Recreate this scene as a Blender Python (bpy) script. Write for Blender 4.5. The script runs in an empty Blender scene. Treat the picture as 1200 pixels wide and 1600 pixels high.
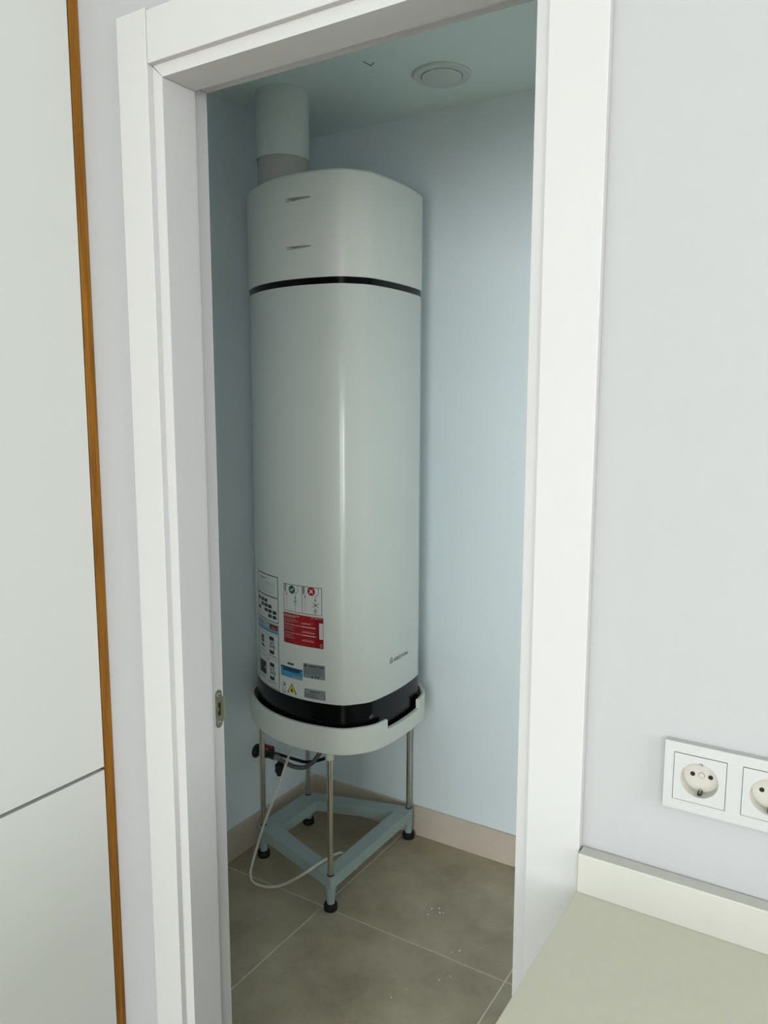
import bpy, bmesh, math
import numpy as np
from mathutils import Matrix, Vector

# ------------------------------------------------------------------ camera
scene = bpy.context.scene
COL = scene.collection
EYE = 1.523                                   # camera height above the closet floor
cam_data = bpy.data.cameras.new('camera')
cam_data.sensor_fit = 'VERTICAL'
cam_data.sensor_height = 36.0
cam_data.lens = 1220.5 * 36.0 / 1600.0
cam_data.clip_start = 0.02
cam = bpy.data.objects.new('camera', cam_data)
COL.objects.link(cam)
rgt = Vector((0.84914975, 0.52815012, 0.00146878))
dwn = Vector((0.07258489, -0.11394511, -0.99083195))
fwd = Vector((-0.52314065, 0.84147131, -0.13509218))
mw = Matrix.Identity(4)
for i in range(3):
    mw[i][0], mw[i][1], mw[i][2] = rgt[i], -dwn[i], -fwd[i]
mw[2][3] = EYE
cam.matrix_world = mw
scene.camera = cam

# ------------------------------------------------------------------ world and light
world = bpy.data.worlds.new('sky')
scene.world = world
world.use_nodes = True
bg = world.node_tree.nodes['Background']
bg.inputs['Color'].default_value = (0.86, 0.93, 1.0, 1)
bg.inputs['Strength'].default_value = 1.0

WIN = (-1.30, 2.40, 0.06, 2.36)               # balcony opening in the rear kitchen wall: x0, x1, z0, z1
FILL_WIN2 = (-4.4, -2.8, 0.06, 2.30)               # unseen opening added in the right wall to light the heater: y0, y1, z0, z1
FILL_WIN3 = (-0.70, 0.60, 0.98, 2.25)               # unseen opening added to brighten the jamb and cabinet fronts: y0, y1, z0, z1
REAR_Y = -6.0
XR = 2.6
SKY = 10.5                                    # radiance of the daylight in the openings


def daylight(name, loc, rot, w, h):
    al = bpy.data.lights.new(name, 'AREA')
    al.shape = 'RECTANGLE'
    al.size, al.size_y = w, h
    al.energy = SKY * math.pi * w * h
    al.color = (0.985, 1.0, 1.0)
    o = bpy.data.objects.new(name, al)
    COL.objects.link(o)
    o.location, o.rotation_euler = loc, rot


daylight('window_and_fill_daylight', ((WIN[0] + WIN[1]) / 2, REAR_Y - 0.16, (WIN[2] + WIN[3]) / 2), (math.radians(90), 0, 0), WIN[1] - WIN[0], WIN[3] - WIN[2])
daylight('window_and_fill_daylight', (XR + 0.14, (FILL_WIN2[0] + FILL_WIN2[1]) / 2, (FILL_WIN2[2] + FILL_WIN2[3]) / 2), (math.radians(90), 0, math.radians(90)), FILL_WIN2[1] - FILL_WIN2[0], FILL_WIN2[3] - FILL_WIN2[2])  # fill lamp in the added side opening
daylight('window_and_fill_daylight', (XR + 0.14, (FILL_WIN3[0] + FILL_WIN3[1]) / 2, (FILL_WIN3[2] + FILL_WIN3[3]) / 2), (math.radians(90), 0, math.radians(90)), FILL_WIN3[1] - FILL_WIN3[0], FILL_WIN3[3] - FILL_WIN3[2])  # fill lamp in the added opening nearest the door wall

vs = scene.view_settings
vs.view_transform = 'Standard'
vs.look = 'None'
vs.exposure = 0.0
vs.gamma = 1.0
vs.use_curve_mapping = False
scene.cycles.diffuse_bounces = 6
scene.cycles.max_bounces = 12


# ------------------------------------------------------------------ materials
def s2l(c):
    return tuple((v / 255 / 12.92) if v / 255 <= 0.04045 else (((v / 255) + 0.055) / 1.055) ** 2.4 for v in c)


def mat(name, rgb, rough=0.5, metal=0.0, var=0.03, scale=20.0, bump=0.0, bscale=200.0, coat=0.0, spec=0.5):
    m = bpy.data.materials.new(name)
    m.use_nodes = True
    nt = m.node_tree
    b = nt.nodes['Principled BSDF']
    c = s2l(rgb)
    b.inputs['Roughness'].default_value = rough
    b.inputs['Metallic'].default_value = metal
    b.inputs['Coat Weight'].default_value = coat
    b.inputs['Coat Roughness'].default_value = 0.12
    b.inputs['Specular IOR Level'].default_value = spec
    tc = nt.nodes.new('ShaderNodeTexCoord')
    no = nt.nodes.new('ShaderNodeTexNoise')
    no.inputs['Scale'].default_value = scale
    no.inputs['Detail'].default_value = 4
    nt.links.new(tc.outputs['Object'], no.inputs['Vector'])
    rp = nt.nodes.new('ShaderNodeValToRGB')
    rp.color_ramp.elements[0].position = 0.3
    rp.color_ramp.elements[1].position = 0.7
    rp.color_ramp.elements[0].color = (*[v * (1 - var) for v in c], 1)
    rp.color_ramp.elements[1].color = (*[min(1, v * (1 + var)) for v in c], 1)
    nt.links.new(no.outputs['Fac'], rp.inputs['Fac'])
    nt.links.new(rp.outputs['Color'], b.inputs['Base Color'])
    if bump:
        n2 = nt.nodes.new('ShaderNodeTexNoise')
        n2.inputs['Scale'].default_value = bscale
        n2.inputs['Detail'].default_value = 3
        nt.links.new(tc.outputs['Object'], n2.inputs['Vector'])
        bp = nt.nodes.new('ShaderNodeBump')
        bp.inputs['Strength'].default_value = bump
        bp.inputs['Distance'].default_value = 0.002
        nt.links.new(n2.outputs['Fac'], bp.inputs['Height'])
        nt.links.new(bp.outputs['Normal'], b.inputs['Normal'])
    return m


def wood_mat(name, dark, light):
    m = mat(name, light, 0.5, spec=0.2)
    nt = m.node_tree
    b = nt.nodes['Principled BSDF']
    tc = nt.nodes.new('ShaderNodeTexCoord')
    mp = nt.nodes.new('ShaderNodeMapping')
    mp.inputs['Scale'].default_value = (60, 60, 2.2)
    nt.links.new(tc.outputs['Object'], mp.inputs['Vector'])
    n = nt.nodes.new('ShaderNodeTexNoise')
    n.inputs['Scale'].default_value = 3.0
    n.inputs['Detail'].default_value = 8
    n.inputs['Roughness'].default_value = 0.65
    nt.links.new(mp.outputs['Vector'], n.inputs['Vector'])
    r = nt.nodes.new('ShaderNodeValToRGB')
    r.color_ramp.elements[0].position = 0.32
    r.color_ramp.elements[1].position = 0.66
    r.color_ramp.elements[0].color = (*s2l(dark), 1)
    r.color_ramp.elements[1].color = (*s2l(light), 1)
    nt.links.new(n.outputs['Fac'], r.inputs['Fac'])
    nt.links.new(r.outputs['Color'], b.inputs['Base Color'])
    return m


def tile_mat(name, c0, c1, rough):
    """Stone-look porcelain: broad clouds plus fine speckle and a few plaster specks."""
    m = mat(name, c0, rough)
    nt = m.node_tree
    b = nt.nodes['Principled BSDF']
    tc = nt.nodes.new('ShaderNodeTexCoord')
    n1 = nt.nodes.new('ShaderNodeTexNoise')
    n1.inputs['Scale'].default_value = 4.5
    n1.inputs['Detail'].default_value = 7
    n1.inputs['Roughness'].default_value = 0.62
    nt.links.new(tc.outputs['Object'], n1.inputs['Vector'])
    r = nt.nodes.new('ShaderNodeValToRGB')
    r.color_ramp.elements[0].position = 0.3
    r.color_ramp.elements[1].position = 0.72
    r.color_ramp.elements[0].color = (*s2l(c0), 1)
    r.color_ramp.elements[1].color = (*s2l(c1), 1)
    nt.links.new(n1.outputs['Fac'], r.inputs['Fac'])
    n2 = nt.nodes.new('ShaderNodeTexNoise')
    n2.inputs['Scale'].default_value = 240
    n2.inputs['Detail'].default_value = 2
    nt.links.new(tc.outputs['Object'], n2.inputs['Vector'])
    mx = nt.nodes.new('ShaderNodeMix')
    mx.data_type = 'RGBA'
    mx.blend_type = 'OVERLAY'
    mx.inputs['Factor'].default_value = 0.12
    nt.links.new(r.outputs['Color'], mx.inputs['A'])
    nt.links.new(n2.outputs['Color'], mx.inputs['B'])
    nt.links.new(mx.outputs['Result'], b.inputs['Base Color'])
    return m


M = {}
M['paint'] = mat('dimmed_white_wall_paint', (159, 158, 160), 0.9, var=0.008, scale=3, bump=0.05, bscale=120)  # darker than real white: kitchen exposure balance put into the colour
M['closet_paint'] = mat('brightened_white_closet_paint', (233, 243, 248), 0.9, var=0.01, scale=3, bump=0.05, bscale=120)  # same white as the kitchen wall, brightened in colour to lift the closet light
M['ceil'] = mat('ceiling_paint', (230, 243, 240), 0.92, var=0.01, scale=4, bump=0.05, bscale=90)
M['lacquer'] = mat('dimmed_white_door_lacquer', (177, 175, 175), 0.5, var=0.006, scale=6, spec=0.15)  # white darkened in colour to hold back the kitchen brightness
M['front'] = mat('dimmed_white_cabinet_front', (186, 187, 184), 0.5, var=0.006, scale=4, spec=0.3)  # cabinet white lowered too, standing in for kitchen exposure
M['carcass'] = mat('cabinet_carcass', (205, 205, 202), 0.6)
M['oak'] = wood_mat('oak_edge', (96, 58, 8), (138, 91, 24))
M['tile'] = tile_mat('floor_tile_stone', (156, 141, 118), (204, 190, 166), 0.45)
M['grout'] = mat('tile_grout', (236, 226, 206), 0.9, var=0.06, scale=60)
M['skirt'] = tile_mat('skirting_tile_stone', (206, 192, 178), (220, 207, 193), 0.5)
M['counter'] = mat('beige_countertop', (178, 174, 160), 0.45, var=0.02, scale=90)
M['upstand'] = mat('cream_upstand', (173, 170, 164), 0.4, var=0.012, scale=60)
M['enamel'] = mat('white_heater_enamel', (232, 236, 230), 0.22, var=0.006, scale=5, coat=0.25)
M['cap'] = mat('white_cap_plastic', (230, 233, 226), 0.42, var=0.006, scale=5)
M['black'] = mat('gloss_black_plastic', (9, 10, 11), 0.2, var=0.05, spec=0.22)
M['rubber'] = mat('black_rubber', (16, 16, 16), 0.6, var=0.1)
M['tray'] = mat('pale_grey_plastic', (236, 238, 230), 0.5, var=0.01, scale=30)
M['frame'] = mat('grey_green_plastic', (166, 182, 180), 0.5, var=0.02, scale=40)
M['boss'] = mat('pale_boss_plastic', (214, 216, 208), 0.5)
M['steel'] = mat('brushed_steel_tube', (206, 202, 194), 0.2, metal=1.0, var=0.06, scale=40)
M['brass'] = mat('satin_nickel_plate', (168, 160, 138), 0.34, metal=1.0, var=0.08, scale=60)
M['gold'] = mat('yellow_brass', (196, 160, 90), 0.3, metal=1.0, var=0.05, scale=80)
M['braid'] = mat('braided_steel', (120, 122, 122), 0.4, metal=0.8, var=0.35, scale=260, bump=0.6, bscale=500)
M['duct'] = mat('white_duct_plastic', (216, 222, 220), 0.5, var=0.01)
M['collar'] = mat('grey_duct_collar', (186, 185, 181), 0.6, var=0.02)
M['cord'] = mat('white_cord', (218, 214, 204), 0.5, var=0.02)
M['red'] = mat('red_handle', (128, 30, 28), 0.4)
M['darkmetal'] = mat('dark_fitting', (46, 48, 50), 0.4, metal=0.4)
M['seal'] = mat('grey_seal', (196, 194, 188), 0.7)
M['hole'] = mat('black_hole', (8, 8, 8), 0.8)
M['sock'] = mat('dimmed_white_socket_plastic', (167, 166, 166), 0.4, var=0.004)  # socket white dimmed in colour along with the kitchen whites
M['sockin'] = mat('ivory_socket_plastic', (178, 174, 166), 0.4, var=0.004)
M['gap'] = mat('grey_gap', (120, 112, 116), 0.8)
M['chip'] = mat('bare_plaster', (92, 90, 84), 0.9)
M['speck'] = mat('plaster_dust', (205, 200, 190), 0.9)
# print colours
for n, c in dict(p_white=(228, 230, 226), p_black=(7, 7, 8), p_grey=(120, 124, 124), p_light=(182, 188, 186),
                 p_green=(20, 92, 44), p_red=(176, 22, 32), p_deepred=(150, 16, 28), p_pink=(232, 176, 172),
                 p_blue=(60, 150, 196), p_navy=(26, 72, 110), p_sky=(120, 180, 206), p_silver=(160, 166, 166),
                 p_yellow=(236, 214, 60), p_slate=(66, 78, 94)).items():
    M[n] = mat(n[2:] + '_print', c, 0.4, var=0.01)
M['p_silver'].node_tree.nodes['Principled BSDF'].inputs['Metallic'].default_value = 0.3


# ------------------------------------------------------------------ mesh helpers
def mesh(name, verts, faces, material, parent=None, smooth=None, mats=None, fmat=None):
    me = bpy.data.meshes.new(name)
    me.from_pydata([tuple(map(float, v)) for v in verts], [], [tuple(map(int, f)) for f in faces])
    for m_ in (mats or [material]):
        me.materials.append(M[m_])
    if fmat:
        me.polygons.foreach_set('material_index', fmat)
    if smooth is not None:
        me.polygons.foreach_set('use_smooth', [True] * len(me.polygons))
        me.set_sharp_from_angle(angle=math.radians(smooth))
    me.validate()
    me.update()
    o = bpy.data.objects.new(name, me)
    COL.objects.link(o)
    if parent is not None:
        o.parent = parent
    return o


def empty(name, loc=(0, 0, 0)):
    o = bpy.data.objects.new(name, None)
    o.empty_display_size = 0.05
    o.location = loc
    COL.objects.link(o)
    return o


def tag(o, label=None, cat=None, group=None, kind=None):
    if label: o['label'] = label
    if cat: o['category'] = cat
    if group: o['group'] = group
    if kind: o['kind'] = kind
    return o


class MB:
    """Collects shapes in world coordinates; build() makes one mesh relative to its parent's location."""
    def __init__(self):
        self.v, self.f, self.m = [], [], []

    def add(self, V, F, mi=0):
        k = len(self.v)
        self.v += [tuple(p) for p in V]
        self.f += [tuple(i + k for i in f) for f in F]
        self.m += [mi] * len(F)
        return self

    def box(self, a, b, bev=0.0, mi=0):
        x0, y0, z0 = a
        x1, y1, z1 = b
        if bev <= 0:
            V = [(x, y, z) for z in (z0, z1) for y in (y0, y1) for x in (x0, x1)]
            F = [(0, 2, 3, 1), (4, 5, 7, 6), (0, 1, 5, 4), (2, 6, 7, 3), (0, 4, 6, 2), (1, 3, 7, 5)]
            return self.add(V, F, mi)
        bm = bmesh.new()
        bmesh.ops.create_cube(bm, size=1)
        for v in bm.verts:
            v.co = Vector(((x0 + x1) / 2 + v.co.x * (x1 - x0), (y0 + y1) / 2 + v.co.y * (y1 - y0), (z0 + z1) / 2 + v.co.z * (z1 - z0)))
        bmesh.ops.bevel(bm, geom=bm.edges[:], offset=bev, segments=2, profile=0.5, affect='EDGES')
        bm.verts.index_update()
        V = [tuple(v.co) for v in bm.verts]
        F = [[v.index for v in f.verts] for f in bm.faces]
        bm.free()
        return self.add(V, F, mi)

    def lathe(self, c, prof, n=32, axis='z', mi=0, cap=True):
        """prof: list of (radius, height along the axis)."""
        V, F = [], []
        for r, h in prof:
            for i in range(n):
                a = 2 * math.pi * i / n
                p, q = r * math.cos(a), r * math.sin(a)
                V.append({'z': (c[0] + p, c[1] + q, c[2] + h), 'y': (c[0] + p, c[1] + h, c[2] - q),
                          'x': (c[0] + h, c[1] + p, c[2] + q)}[axis])
        for k in range(len(prof) - 1):
            for i in range(n):
                j = (i + 1) % n
                F.append((k * n + i, k * n + j, (k + 1) * n + j, (k + 1) * n + i))
        if cap:
            F.append(tuple(range(n - 1, -1, -1)))
            b = (len(prof) - 1) * n
            F.append(tuple(range(b, b + n)))
        return self.add(V, F, mi)

    def tube(self, path, r, n=12, sub=8, mi=0, smooth=True):
        P = np.array(path, float)
        if smooth and len(P) > 2:                      # Catmull-Rom
            Q = np.vstack([2 * P[0] - P[1], P, 2 * P[-1] - P[-2]])
            out = []
            for i in range(1, len(Q) - 2):
                for t in np.linspace(0, 1, sub, endpoint=False):
                    a, b, c, d = Q[i - 1], Q[i], Q[i + 1], Q[i + 2]
                    out.append(0.5 * (2 * b + (c - a) * t + (2 * a - 5 * b + 4 * c - d) * t * t + (3 * b - a - 3 * c + d) * t ** 3))
            out.append(P[-1])
            P = np.array(out)
        T = np.gradient(P, axis=0)
        T /= np.linalg.norm(T, axis=1)[:, None]
        u = np.cross(T[0], [0, 0, 1.0])
        if np.linalg.norm(u) < 1e-3:
            u = np.cross(T[0], [1.0, 0, 0])
        V, F = [], []
        for k in range(len(P)):
            u = u - T[k] * (u @ T[k])
            u /= np.linalg.norm(u)
            w = np.cross(T[k], u)
            for i in range(n):
                a = 2 * math.pi * i / n
                V.append(tuple(P[k] + r * (math.cos(a) * u + math.sin(a) * w)))
        for k in range(len(P) - 1):
            for i in range(n):
                j = (i + 1) % n
                F.append((k * n + i, k * n + j, (k + 1) * n + j, (k + 1) * n + i))
        F.append(tuple(range(n - 1, -1, -1)))
        b = (len(P) - 1) * n
        F.append(tuple(range(b, b + n)))
        return self.add(V, F, mi)

    def prism(self, poly, z0, z1, mi=0):
        n = len(poly)
        V = [(x, y, z0) for x, y in poly] + [(x, y, z1) for x, y in poly]
        F = [tuple(range(n - 1, -1, -1)), tuple(range(n, 2 * n))]
        F += [(i, (i + 1) % n, n + (i + 1) % n, n + i) for i in range(n)]
        return self.add(V, F, mi)

    def build(self, name, material, parent=None, smooth=None, mats=None):
        off = Vector((0, 0, 0))
        p = parent
        while p is not None:
            off += p.location
            p = p.parent
        V = [(a - off.x, b - off.y, c - off.z) for a, b, c in self.v]
        o = mesh(name, V, self.f, material, parent, smooth, mats, self.m if mats else None)
        bm = bmesh.new()
        bm.from_mesh(o.data)
        bmesh.ops.recalc_face_normals(bm, faces=bm.faces[:])
        bm.to_mesh(o.data)
        bm.free()
        return o


# ------------------------------------------------------------------ the room
XL, YB, ZC = -1.738, 2.292, 2.438             # closet left wall, closet back wall, ceiling
WF, WB = 0.89, 0.995                          # door wall, kitchen face and closet face
OPX0, OPX1, OPZ = -0.972, -0.330, 2.036       # hole in the door wall (frame fits inside)

BOX = (-0.160, -0.033, 1.084, 1.138)         # recess for the socket boxes

tag(MB().box((XL - 0.1, REAR_Y - 0.12, ZC), (XR + 0.1, YB + 0.1, ZC + 0.12)).build('ceiling', 'ceil'), kind='structure')
wf = MB()
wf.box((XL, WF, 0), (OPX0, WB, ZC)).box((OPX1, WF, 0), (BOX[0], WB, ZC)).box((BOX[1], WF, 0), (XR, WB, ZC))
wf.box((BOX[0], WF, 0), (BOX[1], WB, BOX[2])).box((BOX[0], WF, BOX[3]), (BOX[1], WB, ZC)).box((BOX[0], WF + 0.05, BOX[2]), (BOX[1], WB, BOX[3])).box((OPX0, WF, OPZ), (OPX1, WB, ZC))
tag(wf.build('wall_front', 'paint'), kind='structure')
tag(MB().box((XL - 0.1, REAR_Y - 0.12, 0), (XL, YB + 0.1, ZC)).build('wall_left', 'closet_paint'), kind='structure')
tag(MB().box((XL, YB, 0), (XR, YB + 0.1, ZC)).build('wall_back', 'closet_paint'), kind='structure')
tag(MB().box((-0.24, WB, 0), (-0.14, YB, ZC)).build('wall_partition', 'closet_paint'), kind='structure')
wg = MB()
wg.box((XR, REAR_Y - 0.12, 0), (XR + 0.1, FILL_WIN2[0], ZC)).box((XR, FILL_WIN2[1], 0), (XR + 0.1, FILL_WIN3[0], ZC)).box((XR, FILL_WIN3[1], 0), (XR + 0.1, WF, ZC))
wg.box((XR, FILL_WIN3[0], FILL_WIN3[3]), (XR + 0.1, FILL_WIN3[1], ZC)).box((XR, FILL_WIN3[0], 0), (XR + 0.1, FILL_WIN3[1], FILL_WIN3[2]))
wg.box((XR, FILL_WIN2[0], FILL_WIN2[3]), (XR + 0.1, FILL_WIN2[1], ZC)).box((XR, FILL_WIN2[0], 0), (XR + 0.1, FILL_WIN2[1], FILL_WIN2[2]))
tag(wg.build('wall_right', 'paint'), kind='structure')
wr = MB()
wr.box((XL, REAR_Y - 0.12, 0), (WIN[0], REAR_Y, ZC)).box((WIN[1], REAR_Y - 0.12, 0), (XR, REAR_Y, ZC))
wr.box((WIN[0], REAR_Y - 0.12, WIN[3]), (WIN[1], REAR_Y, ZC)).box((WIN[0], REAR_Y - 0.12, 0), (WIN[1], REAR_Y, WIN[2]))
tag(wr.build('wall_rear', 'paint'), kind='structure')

# floor: grout bed with each tile laid on it
fl = tag(MB().box((XL - 0.1, REAR_Y - 0.12, -0.12), (XR + 0.1, YB + 0.1, -0.0018)).build('floor', 'grout'), kind='structure')
GX, GY, TS, JT = -1.326, 1.782, 0.6, 0.005
tile_mesh = {}
for iy in range(-13, 1):
    for ix in range(-1, 7):
        x0, x1 = GX + ix * TS + JT / 2, GX + (ix + 1) * TS - JT / 2
        y0, y1 = GY + iy * TS + JT / 2, GY + (iy + 1) * TS - JT / 2
        x0, x1, y0, y1 = max(x0, XL), min(x1, XR), max(y0, REAR_Y), min(y1, YB)
        if x1 - x0 < 0.02 or y1 - y0 < 0.02:
            continue
        key = (round(x1 - x0, 4), round(y1 - y0, 4))
        if key not in tile_mesh:
            t = MB().box((0, 0, -0.009), (x1 - x0, y1 - y0, 0.0), 0.0008).build('tile', 'tile', fl)
            tile_mesh[key] = t.data
        else:
            t = bpy.data.objects.new('tile', tile_mesh[key])
            COL.objects.link(t)
            t.parent = fl
        t.location = (x0, y0, 0)
# crumbs of plaster left on the tiles
cr = MB()
rng = np.random.RandomState(4)
for cx, cy, n, sp in ((-1.02, 1.95, 9, 0.035), (-0.92, 1.90, 5, 0.05), (-0.88, 1.78, 4, 0.06), (-1.45, 1.97, 6, 0.06), (-1.30, 1.55, 2, 0.1), (-0.95, 1.5, 2, 0.1)):
    for _ in range(n):
        x, y = cx + rng.randn() * sp, cy + rng.randn() * sp * 0.6
        r = 0.0014 + 0.0030 * rng.rand() ** 2
        cr.lathe((x, y, 0), [(r, 0), (r * 0.8, r * 0.4), (r * 0.3, r * 0.6)], 6)
tag(cr.build('plaster_crumbs', 'speck', fl), kind='stuff')

bbz = 0.109
tag(MB().box((XL, YB - 0.009, 0), (-0.24, YB, bbz), 0.0012).build('baseboard_back', 'skirt'), kind='structure')
tag(MB().box((XL, WB, 0), (XL + 0.009, YB - 0.009, bbz), 0.0012).build('baseboard_left', 'skirt'), kind='structure')

# ------------------------------------------------------------------ door frame
door = tag(empty('door_1', (-0.65, WF, 0)), kind='structure')
JX0, JX1, JZ = -0.948, -0.352, 2.0138         # clear opening
RY = 0.9545                                   # start of the rebate
RB = 0.012                                    # rebate depth
CI0, CI1, CIZ = -0.968, -0.334, 2.033         # inner edges of the casing
CO0, CO1 = -1.0325, -0.266
CF = WF - 0.012
# jamb posts, L-shaped in plan, and head
for s, (xi, xo) in (('l', (JX0, OPX0)), ('r', (JX1, OPX1))):
    d = -1 if s == 'l' else 1
    poly = [(xi, WF - 0.0005), (xi, RY), (xi + d * RB, RY), (xi + d * RB, WB), (xo, WB), (xo, WF - 0.0005)]
    m_ = MB()
    m_.add([(x, y, 0) for x, y in poly] + [(x, y, min(OPZ, JZ + abs(x - xi) - 0.0005)) for x, y in poly],
           [(5, 4, 3, 2, 1, 0), (6, 7, 8, 9, 10, 11)] + [(k, (k + 1) % 6, (k + 1) % 6 + 6, k + 6) for k in range(6)])
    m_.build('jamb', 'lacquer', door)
    MB().box((min(xi + d * 0.0035, xi + d * RB), RY, 0), (max(xi + d * 0.0035, xi + d * RB), RY + 0.006, JZ + 0.010)).build('seal', 'seal', door)
hj = MB()
prof = [(WF - 0.0005, JZ), (RY, JZ), (RY, JZ + RB), (WB, JZ + RB), (WB, OPZ), (WF - 0.0005, OPZ)]
hj.add([(JX0 - (z - JZ) + 0.0002, y, z) for y, z in prof] + [(JX1 + (z - JZ) - 0.0002, y, z) for y, z in prof],
       [(0, 1, 2, 3, 4, 5), (11, 10, 9, 8, 7, 6)] + [(i, i + 6, (i + 1) % 6 + 6, (i + 1) % 6) for i in range(6)])
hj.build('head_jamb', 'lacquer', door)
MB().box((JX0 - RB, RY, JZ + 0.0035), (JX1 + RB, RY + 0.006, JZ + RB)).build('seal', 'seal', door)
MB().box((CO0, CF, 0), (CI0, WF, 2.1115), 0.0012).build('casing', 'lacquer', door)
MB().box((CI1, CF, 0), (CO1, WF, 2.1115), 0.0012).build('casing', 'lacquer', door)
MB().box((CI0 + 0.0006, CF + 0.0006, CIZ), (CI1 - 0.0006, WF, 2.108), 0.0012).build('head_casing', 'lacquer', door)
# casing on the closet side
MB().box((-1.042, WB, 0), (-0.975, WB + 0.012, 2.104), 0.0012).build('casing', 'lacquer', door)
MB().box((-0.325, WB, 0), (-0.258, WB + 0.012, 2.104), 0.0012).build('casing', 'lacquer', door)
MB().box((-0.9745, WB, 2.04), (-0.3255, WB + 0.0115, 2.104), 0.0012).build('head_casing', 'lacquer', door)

# strike plate on the left rebate
sx = JX0 - RB                                 # face of the rebate
py0, py1, pz0, pz1 = 0.9745, 0.9905, 0.948, 1.0185
yc, rr = (py0 + py1) / 2, (py1 - py0) / 2
ring = [(yc + rr * math.cos(a), pz1 - rr + rr * math.sin(a)) for a in np.linspace(0, math.pi, 13)]
ring += [(yc + rr * math.cos(a), pz0 + rr + rr * math.sin(a)) for a in np.linspace(math.pi, 2 * math.pi, 13)]
hole = [(0.9800, 0.9705), (0.9885, 0.9705), (0.9885, 0.9950), (0.9800, 0.9950)]
bm = bmesh.new()
lo = [bm.verts.new((sx + 0.0014, y, z)) for y, z in ring]
hi = [bm.verts.new((sx + 0.0014, y, z)) for y, z in hole]
ed = [bm.edges.new((lo[i], lo[(i + 1) % len(lo)])) for i in range(len(lo))] + [bm.edges.new((hi[i], hi[(i + 1) % 4])) for i in range(4)]
bmesh.ops.triangle_fill(bm, edges=ed, use_beauty=True)
ex = bmesh.ops.extrude_face_region(bm, geom=bm.faces[:])
for v in [g for g in ex['geom'] if isinstance(g, bmesh.types.BMVert)]:
    v.co.x -= 0.0012
bm.verts.index_update()
sp = MB()
sp.add([tuple(v.co) for v in bm.verts], [[v.index for v in f.verts] for f in bm.faces])
bm.free()
# lip bent round the edge of the jamb
lp = [(py1 - 0.001, 0), (0.9962, 0), (1.0000, -0.0016), (1.0030, -0.0052)]
z0, z1 = 0.9575, 1.0035
V = []
for y, dx in lp:
    V += [(sx + 0.0014 + dx, y, z0), (sx + 0.0014 + dx, y, z1), (sx + 0.0002 + dx, y, z0), (sx + 0.0002 + dx, y, z1)]
F = []
for k in range(len(lp) - 1):
    a, b = 4 * k, 4 * k + 4
    F += [(a, a + 1, b + 1, b), (a + 2, b + 2, b + 3, a + 3), (a, b, b + 2, a + 2), (a + 1, a + 3, b + 3, b + 1)]
F += [(0, 2, 3, 1), (12, 13, 15, 14)]
sp.add(V, F)
plate = sp.build('strike_plate', 'brass', door, smooth=35)
plate['label'] = 'satin nickel strike plate'
MB().box((sx + 0.0001, 0.9797, 0.9702), (sx + 0.0005, 0.9888, 0.9953)).build('latch_hole', 'hole', plate)
MB().box((sx + 0.0005, 0.9866, 0.9710), (sx + 0.0016, 0.9884, 0.9945)).build('latch_lip', 'gold', plate)
MB().box((sx + 0.0005, 0.9802, 0.9790), (sx + 0.0010, 0.9835, 0.9860)).build('latch_tongue', 'gold', plate)
for z in (pz1 - rr - 0.001, pz0 + rr + 0.001):
    MB().lathe((sx + 0.0012, yc, z), [(0.0042, 0), (0.0040, 0.0008), (0.0014, 0.0010), (0.0012, 0.0004)], 20, 'x').build('screw', 'steel', plate, smooth=40)
    MB().lathe((sx + 0.0020, yc, z), [(0.0015, 0), (0.0015, 0.0004)], 12, 'x').build('screw_recess', 'hole', plate)

# ------------------------------------------------------------------ kitchen: tall cabinet with an oak side panel
CX = -1.135                                   # plane of the cabinet fronts
tc_ = tag(empty('tall_cabinet', (-1.43, 0.58, 0)), 'tall white handleless cabinet with an oak side panel left of the doorway', 'cabinet')
MB().box((XL + 0.002, 0.2705, 0.0), (CX - 0.024, 0.8705, ZC - 0.004)).build('body', 'carcass', tc_)
MB().box((CX - 0.021, 0.2725, 0.8755), (CX, 0.8692, ZC - 0.006), 0.0008).build('door', 'front', tc_)
MB().box((CX - 0.021, 0.2725, 0.1), (CX, 0.8692, 0.8690), 0.0008).build('door', 'front', tc_)
MB().box((CX - 0.06, 0.2705, 0.0), (CX - 0.05, 0.8705, 0.096)).build('plinth', 'front', tc_)
op = MB().box((XL + 0.002, 0.8712, 0.0), (CX + 0.0006, WF - 0.0008, ZC - 0.004), 0.0008).build('side_panel', 'oak', tc_)
op['label'] = 'oak side panel edge'

# ------------------------------------------------------------------ kitchen: countertop on its base cabinet
CTZ = 0.9385
KX0 = -0.2645
bc = tag(empty('base_cabinet', (0.4, 0.55, 0)), 'white base cabinet under the beige countertop', 'cabinet')
MB().box((KX0 + 0.004, 0.29, 0.1), (1.1, WF - 0.002, CTZ - 0.022)).build('body', 'carcass', bc)
for i in range(2):
    x0 = KX0 + 0.004 + i * 0.68
    MB().box((x0 + 0.002, 0.268, 0.105), (x0 + 0.678, 0.2895, CTZ - 0.028), 0.0008).build('door', 'front', bc)
MB().box((KX0 + 0.01, 0.33, 0), (1.1, 0.345, 0.099)).build('plinth', 'front', bc)
ct = MB().box((KX0, 0.25, CTZ - 0.02), (1.12, WF - 0.001, CTZ), 0.0008).build('countertop', 'counter')
tag(ct, 'smooth beige stone countertop beside the door frame', 'countertop')
up = MB().box((KX0 + 0.0005, WF - 0.021, CTZ), (1.12, WF - 0.001, CTZ + 0.050), 0.0010).build('countertop_upstand', 'upstand')
tag(up, 'cream upstand strip along the wall behind the countertop', 'upstand')

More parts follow.
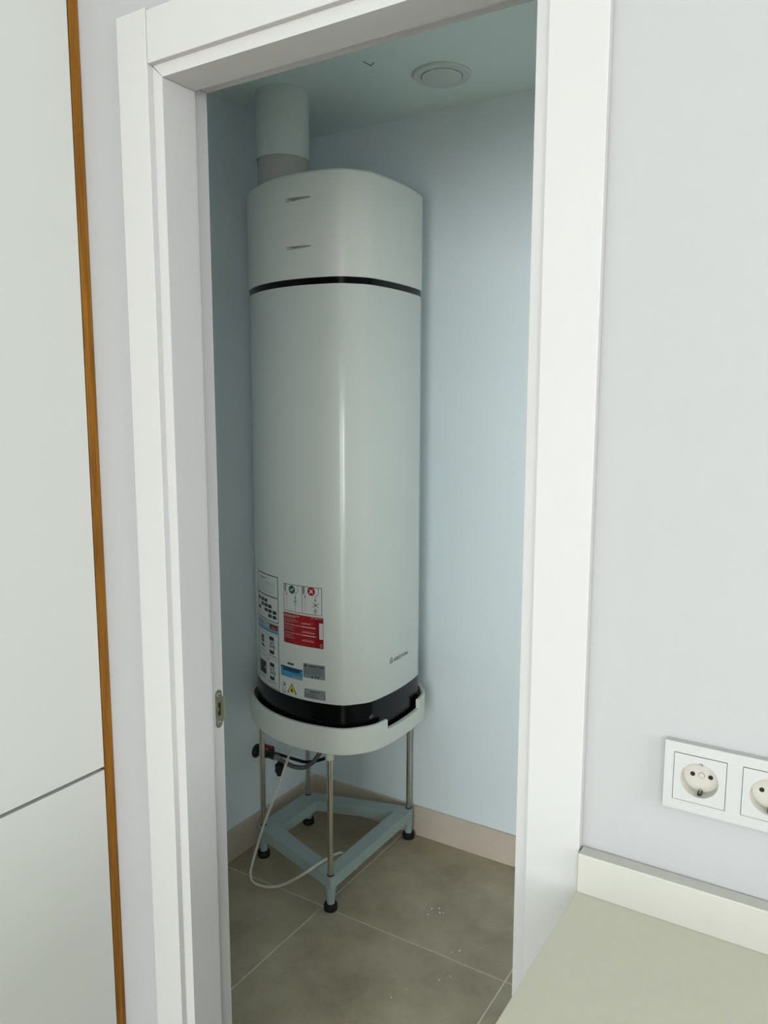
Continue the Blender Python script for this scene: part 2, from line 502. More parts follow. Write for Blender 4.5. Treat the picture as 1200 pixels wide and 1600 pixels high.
# ------------------------------------------------------------------ sockets
SF = WF - 0.010                               # front of the frame
sock = tag(empty('wall_socket', (-0.0965, WF, 1.111)), 'white double wall socket in one frame above the countertop', 'wall socket')
fx0, fx1, fz0, fz1 = -0.1725, -0.0205, 1.0715, 1.1505
G = [(-0.1625 + k * 0.071, -0.1625 + k * 0.071 + 0.0555) for k in range(2)]
iz0, iz1 = 1.0832, 1.1388
fr = MB()
xs = [fx0, G[0][0], G[0][1], G[1][0], G[1][1], fx1]
fr.box((fx0, SF, fz0), (fx1, WF, iz0)).box((fx0, SF, iz1), (fx1, WF, fz1))
for k in (0, 2, 4):
    fr.box((xs[k], SF, iz0), (xs[k + 1], WF, iz1))
fro = fr.build('cover_frame', 'sock', sock)
bmm = bmesh.new(); bmm.from_mesh(fro.data); bmesh.ops.remove_doubles(bmm, verts=bmm.verts[:], dist=1e-5); bmm.to_mesh(fro.data); bmm.free()
for gx0, gx1 in G:
    cx, cz = (gx0 + gx1) / 2, (iz0 + iz1) / 2
    gp = MB()
    for a, b in (((gx0, iz0), (gx0 + 0.0012, iz1)), ((gx1 - 0.0012, iz0), (gx1, iz1)), ((gx0, iz0), (gx1, iz0 + 0.0012)), ((gx0, iz1 - 0.0012), (gx1, iz1))):
        gp.box((a[0], SF + 0.002, a[1]), (b[0], WF, b[1]))
    gp.build('insert_shadow_gap', 'gap', sock)  # grey strips stand in for the shaded gap round the insert
    N = 64
    R0, R1, DEP = 0.0200, 0.0192, 0.0150      # rim radius at face, at bottom, recess depth
    y0, y1 = SF - 0.0006, SF - 0.0006 + DEP
    h = (gx1 - gx0) / 2 - 0.0007
    ins = MB()
    V, F = [], []
    for i in range(N):
        a = 2 * math.pi * i / N
        c, s = math.cos(a), math.sin(a)
        k = h / max(abs(c), abs(s))
        V += [(cx + c * k, y0, cz + s * k), (cx + c * R0, y0, cz + s * R0), (cx + c * R1, y1, cz + s * R1), (cx + c * k, WF - 0.0005, cz + s * k)]
    for i in range(N):
        j = (i + 1) % N
        F += [(4 * i, 4 * j, 4 * j + 1, 4 * i + 1), (4 * i, 4 * i + 3, 4 * j + 3, 4 * j)]
    ins.add(V, F)
    io = ins.build('socket_insert', 'sock', sock)
    cup = MB()
    V2 = [V[4 * i + 1] for i in range(N)] + [V[4 * i + 2] for i in range(N)]
    F2 = [(i, (i + 1) % N, N + (i + 1) % N, N + i) for i in range(N)] + [tuple(range(N, 2 * N))]
    cup.add(V2, F2).build('socket_well', 'sockin', io, smooth=40)
    for d in (-0.0095, 0.0095):
        MB().lathe((cx + d, y1 - 0.0004, cz), [(0.0026, 0), (0.0026, 0.0003)], 20, 'y').build('pin_hole', 'hole', io)
    MB().lathe((cx, y1 - 0.001, cz), [(0.0031, 0.0009), (0.0031, 0.0002), (0.0022, 0), (0.0020, 0.0005)], 24, 'y').build('screw', 'sockin', io, smooth=40)
    MB().lathe((cx, y1 - 0.0004, cz), [(0.0036, 0), (0.0036, 0.0003)], 24, 'y').build('screw_ring', 'p_grey', io)
    for sgn in (1, -1):
        zc = cz + sgn * 0.0185
        MB().box((cx - 0.0019, y1 - 0.0105, zc - 0.0013), (cx + 0.0019, y1 - 0.0003, zc + 0.0013)).build('earth_slot', 'hole', io)
        MB().tube([(cx + 0.0004, y1 - 0.010, zc - sgn * 0.0008), (cx + 0.0004, y1 - 0.006, zc - sgn * 0.0028), (cx + 0.0004, y1 - 0.002, zc - sgn * 0.001)], 0.0010, 8).build('earth_contact', 'steel', io, smooth=60)
    mk = MB()
    mk.add([(cx - 0.0012, y1 - 0.0004, cz + 0.0125), (cx + 0.0012, y1 - 0.0004, cz + 0.0125), (cx, y1 - 0.0004, cz + 0.0103),
            (cx - 0.0012, y1 - 0.0001, cz + 0.0125), (cx + 0.0012, y1 - 0.0001, cz + 0.0125), (cx, y1 - 0.0001, cz + 0.0103)],
           [(0, 2, 1), (3, 4, 5), (0, 1, 4, 3), (1, 2, 5, 4), (2, 0, 3, 5)])
    mk.build('arrow_mark', 'p_grey', io)

# ------------------------------------------------------------------ water heater
HY = 2.018                                    # axis of symmetry of heater and stand


def base_outline():
    pts = [(-1.976 + math.sqrt(0.78 ** 2 - d * d), d) for d in np.linspace(0, 0.150, 40)]
    c, R = (-1.40, -0.15), 0.386
    a0 = math.atan2(0.354, 0.138)
    pts += [(c[0] + R * math.cos(a), c[1] + R * math.sin(a)) for a in np.linspace(a0, math.radians(137), 80)]
    pts += [(-1.708, 0.06), (-1.712, 0)]
    pts = np.array(pts)
    full = np.vstack([pts, pts[1:-1][::-1] * [1, -1]])
    P = resample(full, 1200)
    st = 1.65 / 1200
    k = int(0.045 / st)
    w = np.exp(-0.5 * (np.arange(-k, k + 1) * st / 0.015) ** 2)
    w /= w.sum()
    P = np.c_[[np.convolve(np.r_[P[-k:, i], P[:, i], P[:k, i]], w, 'valid') for i in (0, 1)]].T
    return np.c_[P[:, 0], HY - P[:, 1]]       # starts at the front centre, runs to the near side (-y)


def resample(P, m):
    Q = np.vstack([P, P[:1]])
    L = np.r_[0, np.cumsum(np.hypot(*np.diff(Q, axis=0).T))]
    s = np.linspace(0, L[-1], m, endpoint=False)
    return np.c_[np.interp(s, L, Q[:, 0]), np.interp(s, L, Q[:, 1])]


OUT = base_outline()
ON = None


def normals(P):
    T = np.roll(P, -1, 0) - np.roll(P, 1, 0)
    T /= np.linalg.norm(T, axis=1)[:, None]
    return np.c_[-T[:, 1], T[:, 0]] if False else np.c_[T[:, 1], -T[:, 0]]


ON = normals(OUT)
if ((OUT - OUT.mean(0)) * ON).sum(1).mean() < 0:
    ON = -ON
NS = 240
IDX = (np.arange(NS) * (len(OUT) / NS)).astype(int)


def ring_pts(off):
    return OUT[IDX] + ON[IDX] * off


def loft(rings, bottom=True, top=True):
    m_ = MB()
    V, F = [], []
    for off, z in rings:
        V += [(x, y, z) for x, y in ring_pts(off)]
    for k in range(len(rings) - 1):
        for i in range(NS):
            j = (i + 1) % NS
            F.append((k * NS + i, k * NS + j, (k + 1) * NS + j, (k + 1) * NS + i))
    if bottom: F.append(tuple(range(NS - 1, -1, -1)))
    if top: F.append(tuple(range((len(rings) - 1) * NS, len(rings) * NS)))
    return m_.add(V, F)


_L = np.r_[0, np.cumsum(np.hypot(*np.diff(np.vstack([OUT, OUT[:1]]), axis=0).T))]


def surf(t, z, off):
    """Point on the casing: t = distance along the skin to the viewer's right of the front centre."""
    s = (-t) % _L[-1]
    q = np.array([np.interp(s, _L, np.r_[OUT[:, i], OUT[0, i]]) for i in (0, 1)])
    n = np.array([np.interp(s, _L, np.r_[ON[:, i], ON[0, i]]) for i in (0, 1)])
    n /= np.linalg.norm(n)
    p = q + n * off
    return (p[0], p[1], z)


heater = tag(empty('water_heater', (-1.45, HY, 0.515)), 'tall white storage water heater with a black base and stickers, in the closet', 'water heater')
loft([(-0.012, 0.516), (-0.001, 0.522), (-0.001, 0.6475)]).build('base_ring', 'black', heater, smooth=35)
shell = loft([(-0.005, 0.6455), (-0.0012, 0.6462), (0, 0.648), (0, 1.0), (0, 1.4), (0, 1.853), (-0.0015, 1.8552), (-0.006, 1.8556)]).build('shell', 'enamel', heater, smooth=50)
loft([(-0.003, 1.8550), (-0.0012, 1.8556), (-0.0012, 1.8730), (-0.003, 1.8736)]).build('band', 'black', heater, smooth=35)
cz_ = [(0.002 + 0.014 * (math.cos(a) - 1), 2.146 + 0.012 * math.sin(a)) for a in np.linspace(0, math.pi / 2, 7)]
cap_mesh = loft([(-0.004, 1.8728), (0.0012, 1.8735), (0.002, 1.8755), (0.002, 1.95), (0.002, 2.05)] + cz_)
cap = cap_mesh.build('cap', 'cap', heater, smooth=40)
cap['label'] = 'white plastic cap above the black band'


def patch(t0, t1, z0, z1, off, thick=0.0, n=None, quad=None):
    """Curved rectangular patch on the shell; returns vertices and faces."""
    n = n or max(1, int(abs(t1 - t0) / 0.006))
    V, F = [], []
    for i in range(n + 1):
        t = t0 + (t1 - t0) * i / n
        V += [surf(t, z0, off), surf(t, z1, off)]
    for i in range(n):
        F.append((2 * i, 2 * i + 2, 2 * i + 3, 2 * i + 1))
    return V, F


def solid_patch(t0, t1, z0, z1, o0, o1, n=None):
    n = n or max(1, int(abs(t1 - t0) / 0.006))
    V, F = [], []
    for i in range(n + 1):
        t = t0 + (t1 - t0) * i / n
        V += [surf(t, z0, o0), surf(t, z1, o0), surf(t, z1, o1), surf(t, z0, o1)]
    for i in range(n):
        a, b = 4 * i, 4 * i + 4
        F += [(a + k, b + k, b + (k + 1) % 4, a + (k + 1) % 4) for k in range(4)]
    F += [(0, 1, 2, 3), (4 * n, 4 * n + 3, 4 * n + 2, 4 * n + 1)]
    return V, F


# grip slots pressed into the cap: wedge shaped, deep at one end
for zc, hh in ((2.0862, 0.0058), (1.9572, 0.0052)):
    cut = MB()
    V = []
    for t, dep, h in ((-0.402, 0.034, hh), (-0.378, 0.024, hh * 0.9), (-0.3165, 0.005, hh * 0.45)):
        V += [surf(t, zc - h, 0.006), surf(t, zc + h, 0.006), surf(t, zc + h, 0.002 - dep), surf(t, zc - h, 0.002 - dep)]
    F = [(0, 1, 2, 3), (8, 11, 10, 9)]
    for a in (0, 4):
        F += [(a + k, a + 4 + k, a + 4 + (k + 1) % 4, a + (k + 1) % 4) for k in range(4)]
    co = cut.add(V, F).build('cutter', 'cap', heater)
    md = cap.modifiers.new('slot', 'BOOLEAN')
    md.operation = 'DIFFERENCE'
    md.solver = 'EXACT'
    md.object = co
    bpy.context.view_layer.update()
    ev = cap.evaluated_get(bpy.context.evaluated_depsgraph_get())
    nm = bpy.data.meshes.new_from_object(ev)
    cap.modifiers.clear()
    cap.data = nm
    bpy.data.objects.remove(co)
cap.data.polygons.foreach_set('use_smooth', [True] * len(cap.data.polygons))
cap.data.set_sharp_from_angle(angle=math.radians(40))
# moulding line and small clip on the cap
MB().add(*solid_patch(0.0035, 0.0055, 1.939, 2.075, 0.0015, 0.0026)).build('mould_line', 'cap', heater)
MB().add(*solid_patch(-0.509, -0.501, 1.8905, 1.8935, 0.0015, 0.0032)).build('clip', 'cap', heater)


class Print:
    """Flat print on the shell, several inks in one mesh, laid in (t, z)."""
    def __init__(self, base=0.0009):
        self.mb, self.mats, self.base = MB(), [], base

    def mi(self, c):
        if c not in self.mats: self.mats.append(c)
        return self.mats.index(c)

    def rect(self, t0, t1, z0, z1, c, lev=0):
        self.mb.add(*patch(t0, t1, z0, z1, self.base + lev * 0.00025), self.mi(c))
        return self

    def box(self, t0, t1, z0, z1, w, c, lev=0):
        for a in ((t0, t1, z0, z0 + w), (t0, t1, z1 - w, z1), (t0, t0 + w, z0, z1), (t1 - w, t1, z0, z1)):
            self.rect(*a, c, lev)
        return self

    def poly(self, pts, c, lev=0):
        self.mb.add([surf(t, z, self.base + lev * 0.00025) for t, z in pts], [tuple(range(len(pts)))], self.mi(c))
        return self

    def disc(self, t, z, r, c, lev=0, n=28):
        return self.poly([(t + r * math.cos(2 * math.pi * k / n), z + r * math.sin(2 * math.pi * k / n)) for k in range(n)], c, lev)

    def ring(self, t, z, r, w, c, lev=0, n=28, a0=0, a1=2 * math.pi):
        V, F = [], []
        for k in range(n + 1):
            a = a0 + (a1 - a0) * k / n
            for q in (r - w, r):
                V.append(surf(t + q * math.cos(a), z + q * math.sin(a), self.base + lev * 0.00025))
        F = [(2 * k, 2 * k + 1, 2 * k + 3, 2 * k + 2) for k in range(n)]
        self.mb.add(V, F, self.mi(c))
        return self

    def line(self, pts, w, c, lev=0):
        for (a, b), (d, e) in zip(pts[:-1], pts[1:]):
            L = math.hypot(d - a, e - b) or 1
            nx, nz = -(e - b) / L * w / 2, (d - a) / L * w / 2
            self.poly([(a + nx, b + nz), (d + nx, e + nz), (d - nx, e - nz), (a - nx, b - nz)], c, lev)
        return self

    def text(self, s, t, z, h, c, lev=0, width=None, bold=0.0, spacing=1.0):
        cu = bpy.data.curves.new('txt', 'FONT')
        cu.body = s
        cu.size = 1.0
        cu.resolution_u = 3
        cu.offset = bold
        cu.space_character = spacing
        ob = bpy.data.objects.new('txt', cu)
        COL.objects.link(ob)
        bpy.context.view_layer.update()
        me = ob.evaluated_get(bpy.context.evaluated_depsgraph_get()).to_mesh()
        P = np.array([v.co[:2] for v in me.vertices])
        F = [tuple(p.vertices) for p in me.polygons]
        ob.evaluated_get(bpy.context.evaluated_depsgraph_get()).to_mesh_clear()
        bpy.data.objects.remove(ob)
        mn, mx = P.min(0), P.max(0)
        sy = h / 0.69                          # cap height of the font
        sx_ = (width / (mx[0] - mn[0])) if width else sy
        V = [surf(t + (p[0] - mn[0]) * sx_, z + p[1] * sy, self.base + lev * 0.00025) for p in P]
        self.mb.add(V, F, self.mi(c))
        return self

    def words(self, t0, t1, z, h, c, lev=0, seed=0, gap=0.25):
        """A line too small to read: short strokes of word length."""
        r = np.random.RandomState(seed)
        t = t0
        while t < t1 - 0.001:
            L = min(t1 - t, 0.003 + 0.008 * r.rand())
            self.rect(t, t + L, z, z + h, c, lev)
            t += L + h * (0.6 + gap)
        return self

    def build(self, name, parent):
        return self.mb.build(name, None, parent, mats=self.mats)


def sticker(label, t0, t1, z0, z1, c):
    o = MB().add(*solid_patch(t0, t1, z0, z1, -0.0003, 0.0006)).build('sticker', c, heater)
    o['label'] = label
    return o


# 1: long instruction sticker
st = sticker('tall white instruction sticker with black squares and phone drawings', -0.605, -0.4605, 0.6485, 1.0095, 'p_white')
p = Print()
p.box(-0.604, -0.4615, 0.8625, 1.0085, 0.0026, 'p_black')
p.rect(-0.600, -0.466, 0.9395, 0.9427, 'p_black')
p.words(-0.572, -0.530, 0.992, 0.0032, 'p_black', seed=1, gap=0)
for k in range(6): p.words(-0.590, -0.545, 0.984 - k * 0.006, 0.0011, 'p_light', seed=2 + k)
p.rect(-0.538, -0.474, 0.9835, 0.9843, 'p_light')
p.box(-0.537, -0.483, 0.952, 0.981, 0.0008, 'p_grey')
for k in range(3): p.rect(-0.526 + 0.013 * k, -0.5252 + 0.013 * k, 0.952, 0.981, 'p_light')
for k in range(3): p.rect(-0.537, -0.483, 0.958 + k * 0.007, 0.9586 + k * 0.007, 'p_light')
cols = [-0.598, -0.571, -0.5455, -0.5205, -0.4935]
for zr, cc in ((0.9185, (0, 1, 2)), (0.9035, (1, 2, 3)), (0.8885, (0, 2, 3, 4)), (0.8735, (3, 4))):
    for c in cc:
        p.rect(cols[c], cols[c] + 0.0215, zr, zr + 0.0105, 'p_black')
        p.rect(cols[c] + 0.005, cols[c] + 0.016, zr + 0.0045, zr + 0.0058, 'p_grey', 1)
p.box(-0.604, -0.4615, 0.6495, 0.857, 0.0020, 'p_black')
p.rect(-0.602, -0.463, 0.8265, 0.8555, 'p_sky', 0)
p.rect(-0.602, -0.463, 0.8375, 0.8555, 'p_light', 1)
p.words(-0.594, -0.552, 0.8455, 0.003, 'p_slate', 2, seed=9, gap=0)
p.rect(-0.512, -0.466, 0.8385, 0.8535, 'p_black', 2)
p.rect(-0.510, -0.467, 0.8395, 0.8495, 'p_deepred', 3)
p.words(-0.498, -0.472, 0.8435, 0.0022, 'p_pink', 4, seed=3, gap=0)
p.words(-0.598, -0.468, 0.8300, 0.0026, 'p_navy', 2, seed=5, gap=0)
for a in ((-0.600, -0.536), (-0.531, -0.465)):
    for b in ((0.747, 0.821), (0.662, 0.742)):
        p.box(a[0], a[1], b[0], b[1], 0.0009, 'p_grey')
p.rect(-0.578, -0.554, 0.784, 0.8065, 'p_black').rect(-0.574, -0.558, 0.790, 0.801, 'p_grey', 1)
p.rect(-0.582, -0.558, 0.774, 0.7785, 'p_black').rect(-0.572, -0.548, 0.7695, 0.774, 'p_black')
p.words(-0.588, -0.545, 0.757, 0.002, 'p_black', seed=11, gap=0.1)
for zc in (0.7595, 0.6755):
    p.rect(-0.516, -0.4885, zc, zc + 0.0545, 'p_black')
    p.rect(-0.514, -0.4905, zc + 0.0105, zc + 0.0435, 'p_light', 1)
    p.rect(-0.513, -0.4915, zc + 0.022, zc + 0.0245, 'p_slate', 2).rect(-0.513, -0.4915, zc + 0.014, zc + 0.019, 'p_white', 2)
    p.disc(-0.503, zc + 0.034, 0.003, 'p_slate', 2)
    p.poly([(-0.494, zc + 0.026), (-0.482, zc + 0.031), (-0.479, zc + 0.023), (-0.486, zc + 0.017)], 'p_silver', 2)
    p.words(-0.523, -0.476, zc - 0.0075, 0.0025, 'p_black', seed=13, gap=0)
p.disc(-0.5255, 0.815, 0.0022, 'p_black').disc(-0.5255, 0.736, 0.0022, 'p_black')
p.rect(-0.594, -0.541, 0.6815, 0.7235, 'p_black').rect(-0.552, -0.546, 0.699, 0.708, 'p_light', 1)
p.words(-0.588, -0.548, 0.6745, 0.002, 'p_black', seed=15, gap=0.1)
p.words(-0.582, -0.548, 0.6695, 0.002, 'p_black', seed=16, gap=0.1)
p.words(-0.500, -0.468, 0.6555, 0.002, 'p_grey', seed=17)
p.build('print', st)

# 2: right/wrong plumbing diagram
st = sticker('white diagram sticker with a green tick and a red cross', -0.4355, -0.2925, 0.912, 0.9972, 'p_white')
p = Print()
p.box(-0.4345, -0.2935, 0.913, 0.9962, 0.0016, 'p_slate').rect(-0.3621, -0.3603, 0.913, 0.9962, 'p_grey')
for off, ok in ((0.0, True), (0.0715, False)):
    a = off
    p.rect(-0.4280 + a, -0.4245 + a, 0.9745, 0.996, 'p_slate')
    p.line([(-0.4305 + a, 0.996), (-0.4305 + a, 0.977), (-0.427 + a, 0.9715), (-0.382 + a, 0.9715), (-0.3765 + a, 0.977), (-0.3765 + a, 0.996)], 0.0017, 'p_grey')
    p.rect(-0.4225 + a, -0.4205 + a, 0.917, 0.9715, 'p_pink').rect(-0.4235 + a, -0.4195 + a, 0.9625, 0.9675, 'p_deepred', 1)
    p.rect(-0.3885 + a, -0.3845 + a, 0.9555, 0.9605, 'p_navy', 1)
    p.rect(-0.3875 + a, -0.3855 + a, 0.9605, 0.9715, 'p_blue')
    if ok:
        p.rect(-0.3870 + a, -0.3860 + a, 0.916, 0.9555, 'p_slate')
        p.ring(-0.3870 + a, 0.9475, 0.0040, 0.0012, 'p_slate', 1).ring(-0.3880 + a, 0.9385, 0.0046, 0.0012, 'p_sky', 1)
        p.line([(-0.395 + a, 0.943), (-0.379 + a, 0.947)], 0.001, 'p_slate', 1)
    else:
        p.rect(-0.3870 + a, -0.3860 + a, 0.916, 0.9555, 'p_grey')
        p.ring(-0.3865 + a, 0.9435, 0.0036, 0.0011, 'p_deepred', 1)
        p.line([(-0.3965 + a, 0.9500), (-0.3745 + a, 0.9365)], 0.0015, 'p_deepred', 2).line([(-0.3745 + a, 0.9500), (-0.3965 + a, 0.9365)], 0.0015, 'p_black', 2)
        p.ring(-0.3865 + a, 0.9295, 0.0034, 0.0011, 'p_grey', 1).ring(-0.3865 + a, 0.9215, 0.0036, 0.0011, 'p_slate', 1)
        p.line([(-0.395 + a, 0.925), (-0.379 + a, 0.9275)], 0.001, 'p_slate', 1)
p.disc(-0.3995, 0.9805, 0.0125, 'p_green', 2)
p.line([(-0.4065, 0.9815), (-0.4015, 0.9765)], 0.003, 'p_white', 3).line([(-0.4015, 0.9762), (-0.3925, 0.9860)], 0.003, 'p_white', 3)
p.disc(-0.3285, 0.9835, 0.0128, 'p_red', 2)
p.line([(-0.334, 0.989), (-0.323, 0.978)], 0.0032, 'p_white', 3).line([(-0.323, 0.989), (-0.334, 0.978)], 0.0032, 'p_white', 4)
p.build('print', st)

# 3: red sticker
st = sticker('red information sticker with white text lines', -0.4368, -0.290, 0.814, 0.9072, 'p_deepred')
p = Print()
p.rect(-0.398, -0.318, 0.814, 0.9072, 'p_red')
p.words(-0.433, -0.372, 0.9000, 0.0026, 'p_pink', 1, seed=21, gap=0).words(-0.433, -0.388, 0.8955, 0.0026, 'p_pink', 1, seed=22, gap=0)
p.ring(-0.3265, 0.9035, 0.0030, 0.0010, 'p_pink', 1).text('ARISTON', -0.3205, 0.9015, 0.0040, 'p_pink', 1, width=0.028, bold=0.01)
for z, t1 in ((0.8895, -0.385), (0.8862, -0.372), (0.8828, -0.382), (0.8795, -0.395)):
    p.words(-0.433, t1, z, 0.0008, 'p_pink', 1, seed=int(z * 1e4))
for z, c in ((0.8870, 'p_red'), (0.8665, 'p_pink'), (0.8435, 'p_pink')):
    pass
p.words(-0.433, -0.366, 0.8720, 0.0021, 'p_pink', 1, seed=31, gap=0).words(-0.364, -0.316, 0.8720, 0.0024, 'p_white', 1, seed=32, gap=0)
p.words(-0.433, -0.366, 0.8465, 0.0021, 'p_pink', 1, seed=33, gap=0).words(-0.364, -0.314, 0.8465, 0.0024, 'p_white', 1, seed=34, gap=0)
p.words(-0.365, -0.333, 0.8815, 0.0024, 'p_pink', 1, seed=35, gap=0)
p.words(-0.363, -0.317, 0.8555, 0.0022, 'p_pink', 1, seed=36, gap=0)
p.words(-0.363, -0.318, 0.8300, 0.0022, 'p_pink', 1, seed=37, gap=0)
for k, z in enumerate((0.8665, 0.8630, 0.8595, 0.8560, 0.8410, 0.8375, 0.8340, 0.8305)):
    p.words(-0.433, -0.390 - 0.006 * (k % 3), z, 0.0008, 'p_pink', 1, seed=40 + k)
for k, z in enumerate((0.8855, 0.8600, 0.8345)):
    p.words(-0.360, -0.325, z, 0.0007, 'p_pink', 1, seed=50 + k)
p.rect(-0.3030, -0.2912, 0.8420, 0.8905, 'p_white', 1)
for k in range(9): p.rect(-0.2985, -0.2955, 0.8455 + k * 0.0047, 0.8475 + k * 0.0047, 'p_silver', 2)
p.box(-0.3005, -0.2935, 0.8185, 0.8275, 0.0012, 'p_pink', 1)
p.build('print', st)

# 4: blue sticker
st = sticker('small blue sticker', -0.4537, -0.3632, 0.7055, 0.7385, 'p_blue')
p = Print()
p.rect(-0.4537, -0.3632, 0.7335, 0.7385, 'p_navy').rect(-0.442, -0.374, 0.7255, 0.7345, 'p_navy', 1)
p.words(-0.448, -0.404, 0.7195, 0.0015, 'p_sky', 1, seed=61).words(-0.448, -0.410, 0.7155, 0.0013, 'p_sky', 1, seed=62)
p.rect(-0.4537, -0.3632, 0.7055, 0.7085, 'p_sky').rect(-0.404, -0.3632, 0.7085, 0.7165, 'p_silver', 0)
p.build('print', st)
# 5: small dark tag above it
st = sticker('tiny black serial tag', -0.4232, -0.3978, 0.7465, 0.7522, 'p_black')
p = Print(); p.words(-0.4215, -0.4005, 0.7486, 0.0012, 'p_grey', seed=63); p.build('print', st)
# 6: rating plate
st = sticker('silver rating plate with maker name', -0.3606, -0.2858, 0.7185, 0.7625, 'p_silver')
p = Print()
p.disc(-0.3515, 0.7560, 0.0050, 'p_black').ring(-0.3515, 0.7560, 0.0034, 0.0009, 'p_silver', 1).text('ARISTON', -0.3420, 0.7525, 0.0068, 'p_black', width=0.052, bold=0.03)
for k in range(7): p.words(-0.357, -0.290 - 0.006 * (k % 2), 0.7485 - k * 0.0031, 0.0010, 'p_slate', seed=70 + k)
p.poly([(-0.333, 0.7205), (-0.324, 0.7205), (-0.3285, 0.7275)], 'p_black').disc(-0.3165, 0.7245, 0.0026, 'p_black').disc(-0.3075, 0.7240, 0.0026, 'p_black')
p.words(-0.357, -0.337, 0.7225, 0.0010, 'p_slate', seed=79)
p.build('print', st)
# 7: lower silver plate
st = sticker('lower silver plate with maker name and serial text', -0.3580, -0.2858, 0.6555, 0.6850, 'p_silver')
p = Print()
p.text('ARISTON', -0.3370, 0.6745, 0.0052, 'p_black', width=0.032, bold=0.03)
p.words(-0.356, -0.315, 0.6665, 0.0024, 'p_slate', seed=81, gap=0).words(-0.356, -0.308, 0.6605, 0.0024, 'p_slate', seed=82, gap=0)
p.rect(-0.2880, -0.2868, 0.6570, 0.6740, 'p_black')
p.build('print', st)
# 8: flammable warning triangle
st = sticker('yellow flame warning triangle on a white square', -0.4275, -0.3840, 0.6560, 0.6915, 'p_white')
p = Print()
p.poly([(-0.4255, 0.6573), (-0.3858, 0.6573), (-0.4057, 0.6895)], 'p_black').poly([(-0.4212, 0.6600), (-0.3902, 0.6600), (-0.4057, 0.6850)], 'p_yellow', 1)
p.poly([(-0.4088, 0.6632), (-0.4025, 0.6632), (-0.4010, 0.6668), (-0.4030, 0.6705), (-0.4042, 0.6690), (-0.4055, 0.6755), (-0.4085, 0.6705), (-0.4102, 0.6665)], 'p_black', 2)
p.rect(-0.4100, -0.4012, 0.6612, 0.6622, 'p_black', 2)
p.build('print', st)
# 9: read-the-manual pictogram
st = sticker('small black and white manual pictogram', -0.4510, -0.4305, 0.6515, 0.6880, 'p_white')
p = Print()
p.ring(-0.4405, 0.6820, 0.0052, 0.0016, 'p_black').rect(-0.4380, -0.4335, 0.6765, 0.6835, 'p_black')
p.box(-0.4475, -0.4335, 0.6625, 0.6745, 0.0011, 'p_grey').words(-0.446, -0.435, 0.6675, 0.001, 'p_grey', seed=90)
p.line([(-0.4495, 0.6590), (-0.4405, 0.6555), (-0.4325, 0.6590), (-0.4325, 0.6535), (-0.4405, 0.6525), (-0.4495, 0.6560)], 0.0014, 'p_black')
p.build('print', st)
# 10: maker mark on the front
p = Print(0.0003)
hx, hz = -0.0485, 0.7515
p.line([(hx - 0.0070, hz - 0.0085), (hx - 0.0070, hz + 0.0025), (hx, hz + 0.0088), (hx + 0.0070, hz + 0.0025), (hx + 0.0070, hz - 0.0085), (hx - 0.0070, hz - 0.0085)], 0.0020, 'p_black')
p.ring(hx, hz - 0.0018, 0.0036, 0.0013, 'p_black').disc(hx, hz - 0.0018, 0.0012, 'p_black')
p.text('ARISTON', -0.0360, 0.7438, 0.0108, 'p_black', width=0.086, bold=0.018, spacing=1.05)
lg = p.build('maker_mark', heater)
lg['label'] = 'grey maker name with a house shaped mark'

# small pale marks on the black base near the front corner
p = Print(-0.0006)
for k, (dt, dz) in enumerate(((0, 0), (0.0035, 0.002), (0.008, 0.004), (0.0095, -0.001), (0.002, -0.004))):
    p.rect(-0.148 + dt, -0.1455 + dt, 0.598 + dz, 0.602 + dz, 'p_silver')
p.build('scuff', heater)

# ------------------------------------------------------------------ stand with tray
stand = tag(empty('heater_stand', (-1.45, HY, 0)), 'grey four-legged stand with steel tubes and a tray under the water heater', 'stand')
TZ0, TZN, TZ1 = 0.500, 0.552, 0.582
outer, inner = ring_pts(0.022), ring_pts(0.0105)
notch = []
for i in range(NS):
    mid = (outer[i] + outer[(i + 1) % NS]) / 2
    notch.append(abs(mid[1] - HY) < 0.098 and mid[0] > -1.3)
V, F = [], []
rows = [(outer, TZ0 + 0.003), (outer, TZN), (outer, TZ1 - 0.002), (inner, TZ1 - 0.002), (inner, TZN), (inner, TZ0 + 0.014), (ring_pts(0.019), TZ0),
        (ring_pts(0.020), TZ1), (ring_pts(0.0125), TZ1)]
for rp_, z in rows:
    V += [(x, y, z) for x, y in rp_]
R_ = lambda r, i: r * NS + (i % NS)
for i in range(NS):
    j = i + 1
    F += [(R_(0, i), R_(0, j), R_(1, j), R_(1, i)), (R_(4, i), R_(4, j), R_(5, j), R_(5, i)), (R_(6, i), R_(6, j), R_(0, j), R_(0, i))]
    if notch[i]:
        F.append((R_(1, i), R_(1, j), R_(4, j), R_(4, i)))
    else:
        F += [(R_(1, i), R_(1, j), R_(2, j), R_(2, i)), (R_(2, i), R_(2, j), R_(7, j), R_(7, i)), (R_(7, i), R_(7, j), R_(8, j), R_(8, i)),
              (R_(8, i), R_(8, j), R_(3, j), R_(3, i)), (R_(3, i), R_(3, j), R_(4, j), R_(4, i))]
    if notch[i] != notch[(i + 1) % NS]:
        F.append((R_(1, j), R_(2, j), R_(7, j), R_(8, j), R_(3, j), R_(4, j)))
F += [tuple(R_(5, i) for i in range(NS)), tuple(R_(6, i) for i in range(NS - 1, -1, -1))]
tray = MB().add(V, F).build('tray', 'tray', stand, smooth=35)
tray['label'] = 'pale grey tray with a notched front rim'

